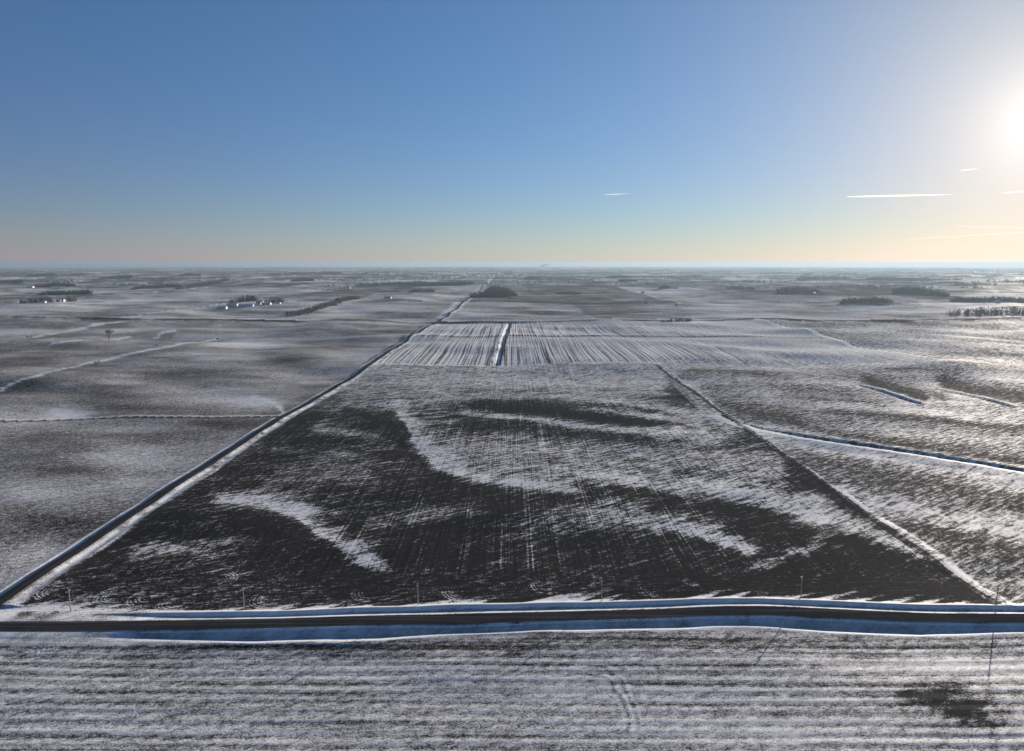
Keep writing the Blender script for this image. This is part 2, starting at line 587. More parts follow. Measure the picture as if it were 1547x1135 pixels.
    band(t, u, v, [(480, 608, 12, 10, .30), (590, 612, 16, 9, .62), (602, 620, 26, 9, .80), (616, 648, 36, 8, .82), (634, 678, 40, 7, .85), (660, 703, 36, 6, .92), (700, 720, 28, 6, .98), (760, 728, 24, 6, .92), (800, 733, 20, 6, .85), (862, 740, 14, 5, .75)])
    band(t, u, v, [(820, 708, 14, 10, .62), (900, 716, 14, 8, .85), (960, 730, 14, 8, .88), (1040, 738, 16, 8, .82), (1150, 752, 20, 12, .9), (1230, 776, 22, 12, .95), (1300, 802, 20, 10, .98), (1392, 838, 18, 8, .92)])
    band(t, u, v, [(640, 680, 34, 30, .52), (760, 685, 38, 30, .56), (900, 680, 30, 26, .58), (1060, 690, 30, 30, .60), (1180, 715, 30, 24, .66)])
    band(t, u, v, [(676, 602, 6, 5, .62), (830, 598, 6, 4, .74), (900, 601, 6, 4, .72), (1000, 615, 6, 5, .72), (1070, 630, 10, 8, .75), (1110, 650, 14, 12, .7)])
    band(t, u, v, [(700, 627, 5, 3, .72), (760, 630, 5, 3, .92), (830, 637, 5, 4, .98), (920, 648, 6, 4, .9), (1000, 653, 8, 5, .8), (1090, 660, 10, 8, .66)], ends=14)
    band(t, u, v, [(712, 612, 9, 8, -.85), (800, 615, 11, 11, -.9), (900, 630, 10, 9, -.9), (985, 640, 7, 6, -.8)], ends=20)
    band(t, u, v, [(700, 642, 7, 8, -.75), (800, 648, 8, 8, -.7), (900, 660, 7, 8, -.6), (985, 668, 8, 8, -.7)])
    band(t, u, v, [(880, 618, 4, 4, .45), (960, 627, 5, 5, .62), (1060, 640, 8, 6, .7)])
    band(t, u, v, [(330, 756, 8, 7, .80), (400, 762, 12, 8, .9), (440, 774, 16, 8, .95), (480, 800, 18, 7, .95), (520, 830, 20, 8, .9), (578, 858, 16, 7, .75)], ends=18)
    band(t, u, v, [(205, 832, 8, 7, .52), (300, 828, 10, 8, .58), (375, 815, 8, 8, .42)])
    band(t, u, v, [(485, 648, 7, 6, .55), (530, 655, 6, 5, .52), (570, 660, 6, 6, .40)])
    band(t, u, v, [(400, 735, 20, 16, .36), (480, 720, 26, 22, .38), (560, 715, 28, 25, .34)])
    band(t, u, v, [(560, 790, 14, 12, .42), (640, 780, 12, 10, .36), (720, 775, 12, 9, .28)])
    band(t, u, v, [(780, 790, 26, 26, .28), (880, 775, 26, 26, .44), (960, 785, 24, 14, .7), (1000, 796, 16, 8, .8), (1060, 809, 16, 7, .85), (1132, 832, 14, 7, .82)])
    band(t, u, v, [(1120, 862, 7, 5, .3), (1165, 853, 8, 5, .62), (1200, 835, 8, 7, .5), (1250, 805, 12, 10, .6)], ends=15)
    band(t, u, v, [(520, 618, 6, 8, -.6), (590, 640, 9, 14, -.8), (622, 690, 8, 14, -.7), (660, 722, 6, 20, -.7), (760, 748, 8, 22, -.6), (850, 756, 8, 12, -.4)])
    band(t, u, v, [(340, 790, 10, 20, -.6), (420, 800, 10, 22, -.8), (480, 832, 10, 20, -.8), (580, 880, 10, 16, -.8)])
    s = np.where(mm, t, s)

    t = s.copy()                                                    # east side
    band(t, u, v, [(1015, 549, 8, 4, .75), (1200, 552, 8, 4, .8), (1547, 546, 10, 4, .85)])
    band(t, u, v, [(1050, 560, 4, 5, -.6), (1160, 566, 5, 5, -.5)])
    band(t, u, v, [(1060, 572, 4, 4, .62), (1150, 575, 5, 4, .55), (1230, 580, 5, 4, .68), (1310, 580, 4, 3, .8)])
    band(t, u, v, [(1060, 585, 4, 6, -.5), (1300, 590, 4, 5, -.3)])
    band(t, u, v, [(1110, 592, 6, 5, .62), (1250, 606, 7, 7, .74), (1400, 622, 8, 6, .85), (1547, 637, 7, 6, .9)])
    band(t, u, v, [(1310, 574, 6, 5, -.75), (1360, 585, 8, 8, -.75), (1430, 600, 7, 6, -.7)], ends=12)
    band(t, u, v, [(1425, 574, 8, 6, -.75), (1480, 588, 9, 8, -.7), (1600, 606, 10, 8, -.7)], ends=10)
    band(t, u, v, [(1190, 597, 4, 6, -.5), (1340, 605, 4, 4, -.3)])
    band(t, u, v, [(1390, 598, 6, 8, .6), (1430, 610, 6, 5, .75), (1500, 622, 6, 5, .7)])
    band(t, u, v, [(1090, 612, 10, 8, -.55), (1200, 640, 14, 8, -.75), (1300, 665, 14, 6, -.75), (1547, 702, 16, 6, -.75)])
    band(t, u, v, [(1250, 622, 4, 5, -.5), (1400, 634, 4, 5, -.6), (1547, 650, 5, 7, -.75)])
    band(t, u, v, [(1230, 640, 8, 8, .5), (1350, 655, 9, 8, .55), (1547, 672, 9, 8, .5)])
    band(t, u, v, [(1120, 650, 5, 6, .8), (1180, 662, 5, 6, .98), (1250, 674, 5, 8, 1.0), (1350, 693, 5, 9, 1.0), (1450, 710, 6, 11, 1.0), (1600, 732, 6, 13, 1.0)])
    band(t, u, v, [(1190, 690, 12, 14, -.5), (1300, 712, 10, 18, -.65), (1547, 762, 12, 22, -.5)])
    band(t, u, v, [(1270, 735, 10, 10, .6), (1350, 768, 13, 12, .85), (1450, 790, 13, 12, .92), (1600, 812, 14, 13, .92)])
    band(t, u, v, [(1370, 790, 8, 20, -.6), (1460, 815, 10, 26, -.6), (1600, 850, 12, 36, -.5)])
    band(t, u, v, [(1306, 570, 6, 4, -.95), (1340, 580, 8, 6, -.95), (1395, 600, 8, 6, -.95)], ends=10)
    band(t, u, v, [(1424, 574, 8, 5, -.95), (1480, 588, 9, 7, -.95), (1600, 608, 10, 9, -.95)], ends=8)
    s = np.where(east[front], t, s)

    t = s.copy()                                                    # west side
    for pts in ([(-40, 600), (0, 589), (60, 572), (120, 552), (200, 537), (260, 525), (335, 507)], [(80, 523), (130, 518), (165, 513), (192, 508)], [(40, 512), (100, 502), (160, 492), (195, 486)], [(270, 476), (300, 470), (335, 462)], [(235, 508), (250, 503), (262, 501)]):
        band(t, u, v, [(a, b, 1.0, 0.8, 1.4) for a, b in pts], ends=8)
        band(t, u, v, [(a, b + 4, 2.0, 4, -.3) for a, b in pts], ends=8)
    for x, y, rx, ry, a in ((100, 622, 30, 7, .35), (390, 606, 40, 9, .32), (325, 596, 60, 8, .18), (190, 690, 60, 22, .2), (60, 745, 60, 12, .12), (180, 578, 40, 7, .18), (90, 660, 90, 10, -.16), (150, 602, 70, 7, -.15), (310, 566, 70, 8, -.18), (110, 712, 80, 10, -.22), (250, 668, 60, 8, -.14), (350, 640, 70, 7, -.15), (500, 520, 60, 7, -.2), (440, 545, 60, 9, -.22), (360, 520, 60, 6, .16), (160, 655, 50, 6, -.12), (60, 830, 60, 20, .1), (320, 545, 60, 5, .12), (480, 500, 90, 6, -.1), (60, 545, 80, 6, -.12)):
        blob(t, u, v, x, y, rx, ry, a * 1.5)
    band(t, u, v, [(352, 600, 3, 2, .9), (385, 597, 3, 2, 1.1), (408, 604, 3, 2, 1.2), (424, 616, 4, 2, 1.2), (434, 628, 3, 2, .9)], ends=8)
    band(t, u, v, [(60, 631, 3, 2, .7), (96, 627, 8, 3, 1.2), (130, 629, 4, 2, .9)], ends=8)
    s = np.where(west[front], t, s)

    t = s.copy()                                                    # foreground
    band(t, u, v, [(-60, 985, 5, 6, -.1), (100, 978, 6, 8, -.35), (200, 982, 7, 9, -.6), (600, 972, 8, 13, -.66), (900, 968, 8, 14, -.70), (1150, 965, 8, 15, -.70), (1300, 972, 8, 12, -.5), (1600, 985, 8, 10, -.3)])
    arc = [(835, 1022), (870, 1017), (905, 1019), (930, 1031), (948, 1050), (958, 1072), (963, 1100)]
    for dxy, a in ((0, .28), (9, -.20), (15, .18), (-9, -.20), (-16, .12)):
        for (xa, ya), (xb, yb) in zip(arc[:-1], arc[1:]):
            for q in range(5):
                blob(t, u, v, xa + (xb - xa) * q / 5 + dxy * .8, ya + (yb - ya) * q / 5 - dxy * .5, 4, 3.2, a * .9)
    for x, y, rx, ry, a in ((1440, 1062, 52, 24, -.85), (1485, 1083, 36, 17, -.6), (1400, 1050, 30, 14, -.25), (60, 1010, 60, 10, .12), (200, 1040, 120, 10, -.12), (480, 1050, 200, 10, -.10), (1000, 1012, 160, 10, -.14), (20, 1000, 40, 30, -.16), (900, 1060, 110, 25, .06), (1200, 1110, 200, 20, .10), (150, 1110, 200, 14, .08), (1400, 1010, 140, 14, .12), (300, 1075, 80, 10, -.14), (600, 1100, 300, 6, -.14), (200, 1120, 200, 5, -.18)):
        blob(t, u, v, x, y, rx, ry, a * (np.clip(1.0 + 2.6 * NH[0], 0, 1.7) if a < -.5 else 1))
    s = np.where(fore[front], t, s)
    bl = strp[front]
    t = s.copy()
    band(t, u, v, [(1000, 535, 8, 6, .62), (1150, 535, 10, 6, .66), (1380, 541, 10, 5, .7)])
    for x, y, rx, ry, a in ((1040, 488, 30, 2.5, .3), (560, 545, 30, 3, .1)):
        blob(t, u, v, x, y, rx, ry, a)
    s = np.where(bl, t, s)
    S[front] = s

    # turning tracks of the planter on the headland
    def track(cx, cy, r0, a0, a1, amt, lw=0.24):
        idx = np.nonzero((np.abs(X - cx) < r0 + 3) & (np.abs(Y - cy) < r0 + 3))[0]
        rr = np.hypot(X[idx] - cx, (Y[idx] - cy))
        an = np.degrees(np.arctan2(Y[idx] - cy, X[idx] - cx)) % 360
        inside = ((an - a0) % 360) < ((a1 - a0) % 360)
        for dr in (0, 1.3, 3.0, 4.3):
            S[idx] += amt * np.exp(-((rr - (r0 - dr)) / lw) ** 2) * inside

    for px, py, a0, a1, r0 in ((85, 893, 120, 260, 8), (140, 907, 120, 290, 8), (178, 900, 120, 300, 9), (225, 903, 130, 290, 8), (272, 909, 130, 290, 8), (330, 876, -70, 70, 8), (408, 905, 150, 280, 8), (560, 896, 170, 280, 8), (700, 894, 180, 290, 9), (830, 885, 180, 280, 8), (985, 888, 180, 280, 8), (1050, 873, 180, 270, 8)):
        x, y = P(px, py)
        track(x, y, r0, a0, a1, 0.42)
    for px, py in ((20, 995), (45, 985)):
        x, y = P(px, py)
        track(x, y, 9, 10, 170, 0.35)

    # pairs of wheel lines running north in the main field
    for px in (500, 535, 570, 606, 640, 700, 760, 800, 845, 905, 950, 1010, 1040, 1090):
        x = (px - 773) * 0.33
        wob = 0.5 * N1(Y / 90, np.full_like(Y, x))
        for dx in (-1.1, 1.1):
            S += main * 0.28 * np.exp(-((X + wob - x - dx) / 0.28) ** 2) * (0.55 + 1.6 * N2(Y / 26, X * 0 + x)) * sstep(285, 305, Y)

    # ---- roads, ditches and banks
    q = near_box(X, Y, FRONT, 40)
    d, al = seg_dist(X[q], Y[q], FRONT)
    wob = fbm(N2, al / 38, al * 0 + 3, 2)
    w2 = fbm(N3, al / 55, al * 0 + 8, 2)
    w3 = fbm(N1, al / 9, d / 14 + 9, 3)
    fill = sstep(-185, -110, X[q])                                   # the ditch fades out towards the corner
    # field side (north)
    bn = 10.4 + 2.2 * wob
    zn = np.where(d < 4.2, 0.95, np.where(d < 7.6, 0.95 - (d - 4.2) / 3.4 * 1.35, np.where(d < 9.2, -0.4, -0.4 + (d - 9.2) / np.maximum(1.2, bn - 9.2) * 1.15)))
    zn = np.where(d > bn, 0.75 * np.exp(-((d - bn) / 2.4) ** 2), zn)
    dd = -d                                                          # near side (south)
    bs = np.clip(10.8 + 8.0 * w2, 8.8, 12.8)
    zs = np.where(dd < 4.2, 0.95, np.where(dd < 7.6, 0.95 - (dd - 4.2) / 3.4 * 1.5, np.where(dd < np.maximum(bs - 2.2, 7.6), -0.55, -0.55 + (dd - np.maximum(bs - 2.2, 7.6)) / np.maximum(bs - np.maximum(bs - 2.2, 7.6), .5) * 0.75)))
    zs = np.where(dd > bs, 0.20 * np.exp(-((dd - bs) / 2.5) ** 2), zs)
    zz = np.where(d > 0, zn, zs)
    flat = np.where(np.abs(d) < 4.2, 0.95, 0.95 * np.exp(-((np.abs(d) - 4.2) / 9) ** 2))
    Z[q] += zz * fill + flat * (1 - fill)
    on = np.abs(d) < 4.6
    spike = np.clip(fbm(N4, (al - d * 2.0) / 7, d * 0 + 4, 3) + 0.1, 0, 1)
    sn = np.where(d > 0, np.where(d < bn + 0.8, 1.0, np.exp(-((d - bn - 0.8) / (1.2 + 16 * spike + 4 * (1 - fill))) ** 2)), np.where(dd < bs + 0.1, 1.0, np.exp(-((dd - bs - 0.1) / (0.6 + 3 * np.clip(w3 + .2, 0, 1))) ** 2)))
    S[q] = np.maximum(S[q], sn * 1.15)
    S[q] = np.where((fill > .5) & (np.abs(d) > 5.0) & (np.abs(d) < np.where(d > 0, bn, bs) - 1.4), 0.56 + 0.5 * w3, S[q])  # ditch snow thinned with grass; lower cover also paints the ditch shade darker
    inditch = q[(fill > .5) & (np.abs(d) > 4.6) & (np.abs(d) < np.where(d > 0, bn, bs) - 1.2)]
    S[q] = np.where((fill < .6) & (np.abs(d) > 4.6) & (np.abs(d) < 13), 0.62 + 1.1 * w3 + 0.25 * fill, S[q])
    S[q] = np.where(on & (np.abs(d) > 3.2), 0.62 + w3, S[q])
    S[q] = np.where((fill > .9) & (d > bn - 1.6) & (d < bn - 0.4), S[q] - 0.5 * np.clip(w3 + 0.1, 0, 1), S[q])
    for kk in W:
        W[kk][q] *= np.where(np.abs(d) < 13, 0.45, 1)
    stub[q] = np.where((np.abs(d) > 4) & (np.abs(d) < 12), 0.45, stub[q])

    q = near_box(X, Y, LEFT, 30)
    q = q[Y[q] > 262]
    d, al = seg_dist(X[q], Y[q], LEFT)                               # positive = west
    q = q[np.abs(d) < 20]
    d, al = seg_dist(X[q], Y[q], LEFT)
    ends = sstep(262, 275, Y[q])
    pe = [(0, .8), (3.6, .8), (5.8, 0.1), (7.2, 0.1), (9.5, .55), (13, .1), (16, 0)]
    pw = [(0, .8), (3.4, .8), (4.9, -.05), (5.6, -.05), (6.8, .28), (9, .1), (12, 0)]
    wob = fbm(N2, al / 40, al * 0 + 13, 3)
    Z[q] += ends * np.where(d < 0, lerp_prof(-d, pe), lerp_prof(d, pw)) + (1 - ends) * 0.75 * np.exp(-(np.maximum(np.abs(d) - 4, 0) / 6) ** 2)
    w3 = fbm(N1, al / 7, d / 5 + 19, 3)
    se = np.where(-d < 8.6 + 4 * wob, 0.74 + 1.3 * w3, 0.74 * np.exp(-((-d - 8.6 - 4 * wob) / 1.8) ** 2))
    sw = np.where(d < 6.4 + 2 * wob, 0.85 + 1.2 * w3, 0.85 * np.exp(-((d - 6.4 - 2 * wob) / 1.6) ** 2))
    S[q] = np.maximum(S[q], np.where(d < 0, se, sw))
    S[q] = np.where((np.abs(d) > 3.0) & (np.abs(d) < 4.2), 0.5 + w3, S[q])
    for kk in W:
        W[kk][q] *= np.where(np.abs(d) < 11, 0.55, 1)

    q = near_box(X, Y, FAR, 60)
    d, al = seg_dist(X[q], Y[q], FAR)
    Z[q] += lerp_prof(np.abs(d), [(0, 1.0), (5, 1.0), (11, -.6), (14, -.6), (20, .6), (30, 0)])
    S[q] = np.where(np.abs(d) < 26, 0.25 + 0.8 * fbm(N1, al / 60, al * 0 + 2, 2), S[q])
    S[q] = np.where((d > 20) & (d < 44), np.maximum(S[q], 0.5 + 0.9 * fbm(N2, al / 140, al * 0 + 2, 2)), S[q])

    # waterway on the east side: a trench with a snow bank on its south
    q = near_box(X, Y, TREN, 30)
    d, al = seg_dist(X[q], Y[q], TREN)                               # walking south-east: left (positive) = north-east
    d = d + 1.6 * fbm(N2, al / 24, al * 0 + 5, 2)
    amp = sstep(5, 60, al) * (0.12 + 0.88 * sstep(330, 420, al))
    Z[q] += amp * lerp_prof(d, [(-26, 0), (-9, 1.1), (-4.5, .7), (-1.5, -.8), (1.0, -.8), (5.0, .9), (8, 1.0), (20, 0)])
    am = sstep(250, 345, al)
    S[q] = np.where((d > -14) & (d < 2), np.maximum(S[q], sstep(-14, -9, d) * (0.35 + 0.65 * am)), S[q])
    S[q] = np.where((d > 1.0) & (d < 4.6), 0.42 + 1.4 * fbm(N1, al / 8, d / 6, 2), S[q])
    S[q] = np.where((d > 4.6) & (d < 6.2), np.maximum(S[q], 0.75), S[q])

    for pts in BANKS:                                                # terraces across the slopes
        q = near_box(X, Y, pts, 25)
        d, al = seg_dist(X[q], Y[q], pts)
        L = sum(math.dist(a, c) for a, c in zip(pts[:-1], pts[1:]))
        e = sstep(0, 12, al) * (1 - sstep(L - 12, L, al)) if pts is not BANKS[2] else 0.45
        Z[q] += e * lerp_prof(d, [(-15, 0), (-6, -.6), (-3.4, -.6), (0, 1.2), (1.6, 1.2), (10, 0)])
        S[q] = np.where(np.abs(d) < 5, np.maximum(S[q], np.exp(-((d - 1) / 3.0) ** 4) * e * (1.15 + fbm(N1, al / 18, al * 0, 2))), S[q])

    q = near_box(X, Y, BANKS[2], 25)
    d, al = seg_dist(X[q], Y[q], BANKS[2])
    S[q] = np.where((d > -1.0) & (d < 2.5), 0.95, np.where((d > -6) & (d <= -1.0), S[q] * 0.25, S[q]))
    # drain ditch and lane in the striped field
    q = near_box(X, Y, DDIT, 30)
    d, al = seg_dist(X[q], Y[q], DDIT)                               # positive = west
    Z[q] += lerp_prof(d, [(-18, 0), (-9, .5), (-6.5, .2), (-3, -1.6), (0, -1.6), (2.5, .9), (9, .9), (14, 0)])
    S[q] = np.where((d > -3) & (d < 8 + 3 * fbm(N1, al / 30, al * 0, 2)), 0.72 + 0.9 * fbm(N2, X[q] / 7, Y[q] / 20, 2), np.where((d > -9) & (d <= -4), 0.25, S[q]))
    q = near_box(X, Y, DRIGHT, 30)
    d, al = seg_dist(X[q], Y[q], DRIGHT)
    Z[q] += lerp_prof(d, [(-18, 0), (-8, .5), (-3, .3), (0, -.3), (2, -.3), (6, .3), (14, 0)])
    S[q] = np.where((d > -10) & (d < 2), 0.95, np.where((d >= 2) & (d < 6), 0.3, S[q]))

    # east boundary of the main field: ploughed furrow, then a drifted grass strip
    dE = X - 200.5 + 3 * (fbm(N1, Y / 30, Y * 0 + 3, 3))
    e = (Y > 262) & (Y < 940)
    nE = fbm(N2, X / 6, Y / 9, 3)
    wE = 1.2 + 3.6 * (1 - sstep(300, 480, Y)) + 6 * fbm(N3, Y / 45, Y * 0 + 7, 2)
    S = np.where(e & (dE > 1.5) & (dE < wE + 4), np.maximum(S, (0.66 + 0.14 * (Y < 500) + 1.5 * nE) * (1 - sstep(wE, wE + 4, dE))), S)
    S = np.where(e & (dE > -3.2) & (dE <= 1.5), S * 0.4, S)
    Z += e * 0.25 * np.exp(-((dE - 3) / 3.0) ** 2)
    e = (Y > 940) & (Y < 952) & (X > -190) & (X < 210)
    S = np.where(e, 0.75 + 0.6 * nE, S)

    S = np.clip(S, -0.6, 1.35)
    soft = np.where(main, 0.30 + 0.16 * sstep(600, 800, Y), np.where(east | east2, 0.34, np.where(west, 0.50, np.where(fore, 0.50, np.where(strp, 0.24, 0.34)))))
    soft[inditch] = 0.55
    W['w_fi'] += np.where(west, 1.0, np.where(fore, 0.8, np.where(main, 0.8, 0.75)))
    W['w_fi'][inditch] = 0.25
    W['w_iso'][inditch] *= 0.5
    for kk in W:
        W[kk] = W[kk] * np.where(main, np.clip(0.60 + 0.95 * S, 0.55, 1.45), 1)
    # rows and clods are real height close to the camera
    Z += 0.10 * fbm(N4, X / 160, Y / 1.35, 2) * fore * (D < 420) + GROW[0] * (Y < 238)

    me = bpy.data.meshes.new('ground')
    me.vertices.add(nr * na + 1)
    co = np.zeros((nr * na + 1, 3), np.float32)
    co[:-1, 0], co[:-1, 1], co[:-1, 2] = X, Y, Z
    co[-1] = (0, 0, float(np.mean(Z[:na])))
    me.vertices.foreach_set('co', co.ravel())
    i = np.arange(nr - 1)[:, None] * na
    j = np.arange(na)[None, :]
    j2 = (np.arange(na)[None, :] + 1) % na
    quads = np.stack([i + j, i + j2, i + na + j2, i + na + j], -1).reshape(-1, 4)[:, ::-1]
    tris = np.stack([np.full(na, nr * na), (np.arange(na) + 1) % na, np.arange(na)], -1)[:, ::-1]
    # the inner fan must face up like the rings
    tris = tris[:, ::-1]
    nq, nt = len(quads), len(tris)
    me.loops.add(nq * 4 + nt * 3)
    me.loops.foreach_set('vertex_index', np.concatenate([quads.ravel(), tris.ravel()]).astype(np.int32))
    me.polygons.add(nq + nt)
    me.polygons.foreach_set('loop_start', np.concatenate([np.arange(nq) * 4, nq * 4 + np.arange(nt) * 3]).astype(np.int32))
    me.update(calc_edges=True)
    me.shade_smooth()
    for nm, a in [('soft', soft), ('snow', S), ('stubble', np.clip(stub, 0, 1))] + list(W.items()):
        at = me.attributes.new(nm, 'FLOAT', 'POINT')
        at.data.foreach_set('value', np.append(a, 0.4).astype(np.float32))
    me.materials.append(M['ground'])
    o = bpy.data.objects.new('ground', me)
    sc.collection.objects.link(o)
    tag(o, kind='structure')
    return o


build_ground()


def ground_z(x, y):
    return float(relief(np.array([float(x)]), np.array([float(y)]))[0])


# ---------------------------------------------------------------- roads: sheets lying on their banks
def road(name, pts, half, lift, mat, step=4.0, rise=0.95, crown=0.06, x_clip=None):
    ps, out = [Vector((*p, 0)) for p in pts], []
    for a, b in zip(ps[:-1], ps[1:]):
        n = max(1, int((b - a).length / step))
        out += [a.lerp(b, i / n) for i in range(n)]
    out.append(ps[-1])
    out = np.array([(p.x, p.y) for p in out])
    for _ in range(6):
        out[1:-1] = (out[:-2] + 2 * out[1:-1] + out[2:]) / 4
    tg = np.gradient(out, axis=0)
    tg /= np.linalg.norm(tg, axis=1)[:, None]
    nm = np.stack([-tg[:, 1], tg[:, 0]], 1)
    cols = (-1, -0.5, 0, 0.5, 1)
    v = []
    for t in cols:
        e = half + (0.25 * fbm(N1, np.arange(len(out)) / 3.0, np.full(len(out), 3.3 * t), 3) if abs(t) == 1 else 0)
        p = out + nm * (t * e if np.isscalar(e) else (t * e)[:, None])
        D = np.hypot(p[:, 0], p[:, 1])
        z = relief(p[:, 0], p[:, 1]) + rise + lift + D * 0.00025 + crown * (1 - t * t)
        v.append(np.column_stack([p, z]))
    n = len(out)
    mb = MB()
    mb.v = [tuple(r) for c in v for r in c]
    mb.f = [(c * n + i, c * n + i + 1, (c + 1) * n + i + 1, (c + 1) * n + i) for c in range(4) for i in range(n - 1)]
    mb.f = [f[::-1] if False else f for f in mb.f]
    o = mb.build(name, mat, smooth=True)
    return tag(o, kind='structure')


road('paved_road', FRONT, 3.5, 0.05, M['asphalt'])
road('gravel_road', [(LEFT[0][0], 253.0)] + LEFT[1:15], 2.9, 0.05, M['gravel'], step=8, rise=0.80)
road('distant_road', FAR, 4.0, 0.12, M['gravel'], step=30, rise=1.0)


# ---------------------------------------------------------------- utility poles along the paved road
def make_pole():
    r = empty('utility_pole', (0, 0, 0))
    mb = MB()
    mb.tube((0, 0, -1.2), (0, 0, 9.4), 0.22, 0.16, 12)
    mb.build('pole', M['wood'], r, True)
    mb = MB()
    mb.box(-1.15, 1.15, 0.14, 0.26, 8.70, 8.86)
    mb.build('crossarm', M['arm'], r)
    for sx in (-1, 1):
        mb = MB()
        mb.tube((0, 0.20, 8.05), (sx * 0.75, 0.20, 8.70), 0.035, 0.035, 6)
        mb.build('brace', M['arm'], r)
    for x, y, z in ((-1.0, 0.20, 8.86), (1.0, 0.20, 8.86), (0, 0, 9.4)):
        mb = MB()
        mb.tube((x, y, z), (x, y, z + 0.10), 0.03, 0.03, 8)
        mb.tube((x, y, z + 0.10), (x, y, z + 0.20), 0.11, 0.12, 10)
        mb.tube((x, y, z + 0.20), (x, y, z + 0.32), 0.085, 0.06, 10)
        mb.build('insulator', M['glassy'], r, True)
    return r


pole0 = make_pole()
POLES = [(-179.5, 258.6, 'weathered utility pole with crossarm nearest the corner of the two roads'),
         (-109.3, 259.5, 'utility pole by the dark field edge, second from the left road'),
         (-38.7, 262.5, 'slim utility pole standing in the snowy ditch bank left of the picture middle'),
         (37.5, 266.5, 'utility pole right of the picture middle where the front road rises'),
         (122, 269.5, 'utility pole beside the highest bend of the front road, second from the right'),
         (199.2, 262.0, 'rightmost utility pole, at the near right corner of the dark field')]
for i, (x, y, lab) in enumerate(POLES):
    o = pole0 if i == 0 else copy_tree(pole0)
    o.location = (x, y, ground_z(x, y) + 0.2)
    o.rotation_euler = (0, 0, R(random.uniform(70, 100)))
    tag(o, lab, 'utility pole', 'utility poles along the paved road')


# ---------------------------------------------------------------- trees
def branch(mb, a, d, L, r, depth, rnd):
    b = a + d * L
    mb.tube(a, b, r, r * 0.62, 6 if depth > 2 else 4)
    if depth == 0:
        return
    for i in range(rnd.choice((3, 3, 4))):
        ax = Vector((rnd.uniform(-1, 1), rnd.uniform(-1, 1), rnd.uniform(-0.2, 1))).normalized()
        nd = (d * 0.75 + ax * 0.75 + Vector((0, 0, 0.12))).normalized()
        branch(mb, a + d * L * rnd.uniform(0.65, 1.0), nd, L * rnd.uniform(0.6, 0.8), r * 0.55, depth - 1, rnd)


def bare_tree(x, y, h, label, spread=1.0, seed=1, group=None):
    rnd = random.Random(seed)
    r = empty('bare_tree', (x, y, ground_z(x, y) - 0.3))
    mb = MB()
    mb.tube((0, 0, -0.6), (0, 0, h * 0.26), h * 0.03, h * 0.022, 8)
    mb.build('trunk', M['bark'], r)
    mb = MB()
    for i in range(5):
        a = i * 2 * math.pi / 5 + rnd.random()
        d = Vector((math.cos(a) * 0.55 * spread, math.sin(a) * 0.55 * spread, 1)).normalized()
        branch(mb, Vector((0, 0, h * rnd.uniform(0.12, 0.22))), d, h * 0.31, h * 0.018, 4, rnd)
    mb.build('crown', M['bark'], r)
    return tag(r, label, 'tree', group)


def bush(x, y, h, w, label, seed=1):
    rnd = random.Random(seed)
    mb = MB()
    for i in range(14):
        a = rnd.uniform(0, 6.28)
        p = Vector((math.cos(a) * w * .35 * rnd.random(), math.sin(a) * w * .35 * rnd.random(), 0))
        d = Vector((math.cos(a) * .6 * w / h, math.sin(a) * .6 * w / h, 1)).normalized()
        branch(mb, p - d * 0.4, d, h * 0.42, 0.16, 2, rnd)
    o = mb.build('shrub', M['bark'])
    o.location = (x, y, ground_z(x, y))
    return tag(o, label, 'shrub')


for px, py, hpx, lab, s in ((165, 513, 16, 'tall lone bare tree with a fanned crown in the left field', .8),
                            (769, 456, 9, 'pale bare tree in front of the dark wood at the end of the gravel road', .9),
                            (976, 460, 6, 'small bare tree on the snowy rise beyond the striped field', 1.2),
                            (1022, 463, 7, 'round bare tree right of the small tree beyond the striped field', 1.3),
                            (1322, 441, 9, 'wide bare tree beside the misty grove on the right horizon', 1.3)):
    x, y = P(px, py)
    bare_tree(x, y, hpx * math.hypot(x, y) / FPX, lab, s, int(px))
for px, py, hpx, wpx, lab in ((45, 513, 5, 8, 'dark shrub at the left end of the long shaded furrow'),
                              (147, 550, 6, 8, 'dark shrub beside the white snow-filled lane in the left field'),
                              (235, 525, 3, 8, 'low shrub where two snowy lanes meet in the left field'),
                              (329, 509, 3, 4, 'tiny shrub at the far end of the snowy lane'),
                              ):
    x, y = P(px, py)
    bush(x, y, hpx * math.hypot(x, y) / FPX, wpx * math.hypot(x, y) / FPX, lab, int(px))


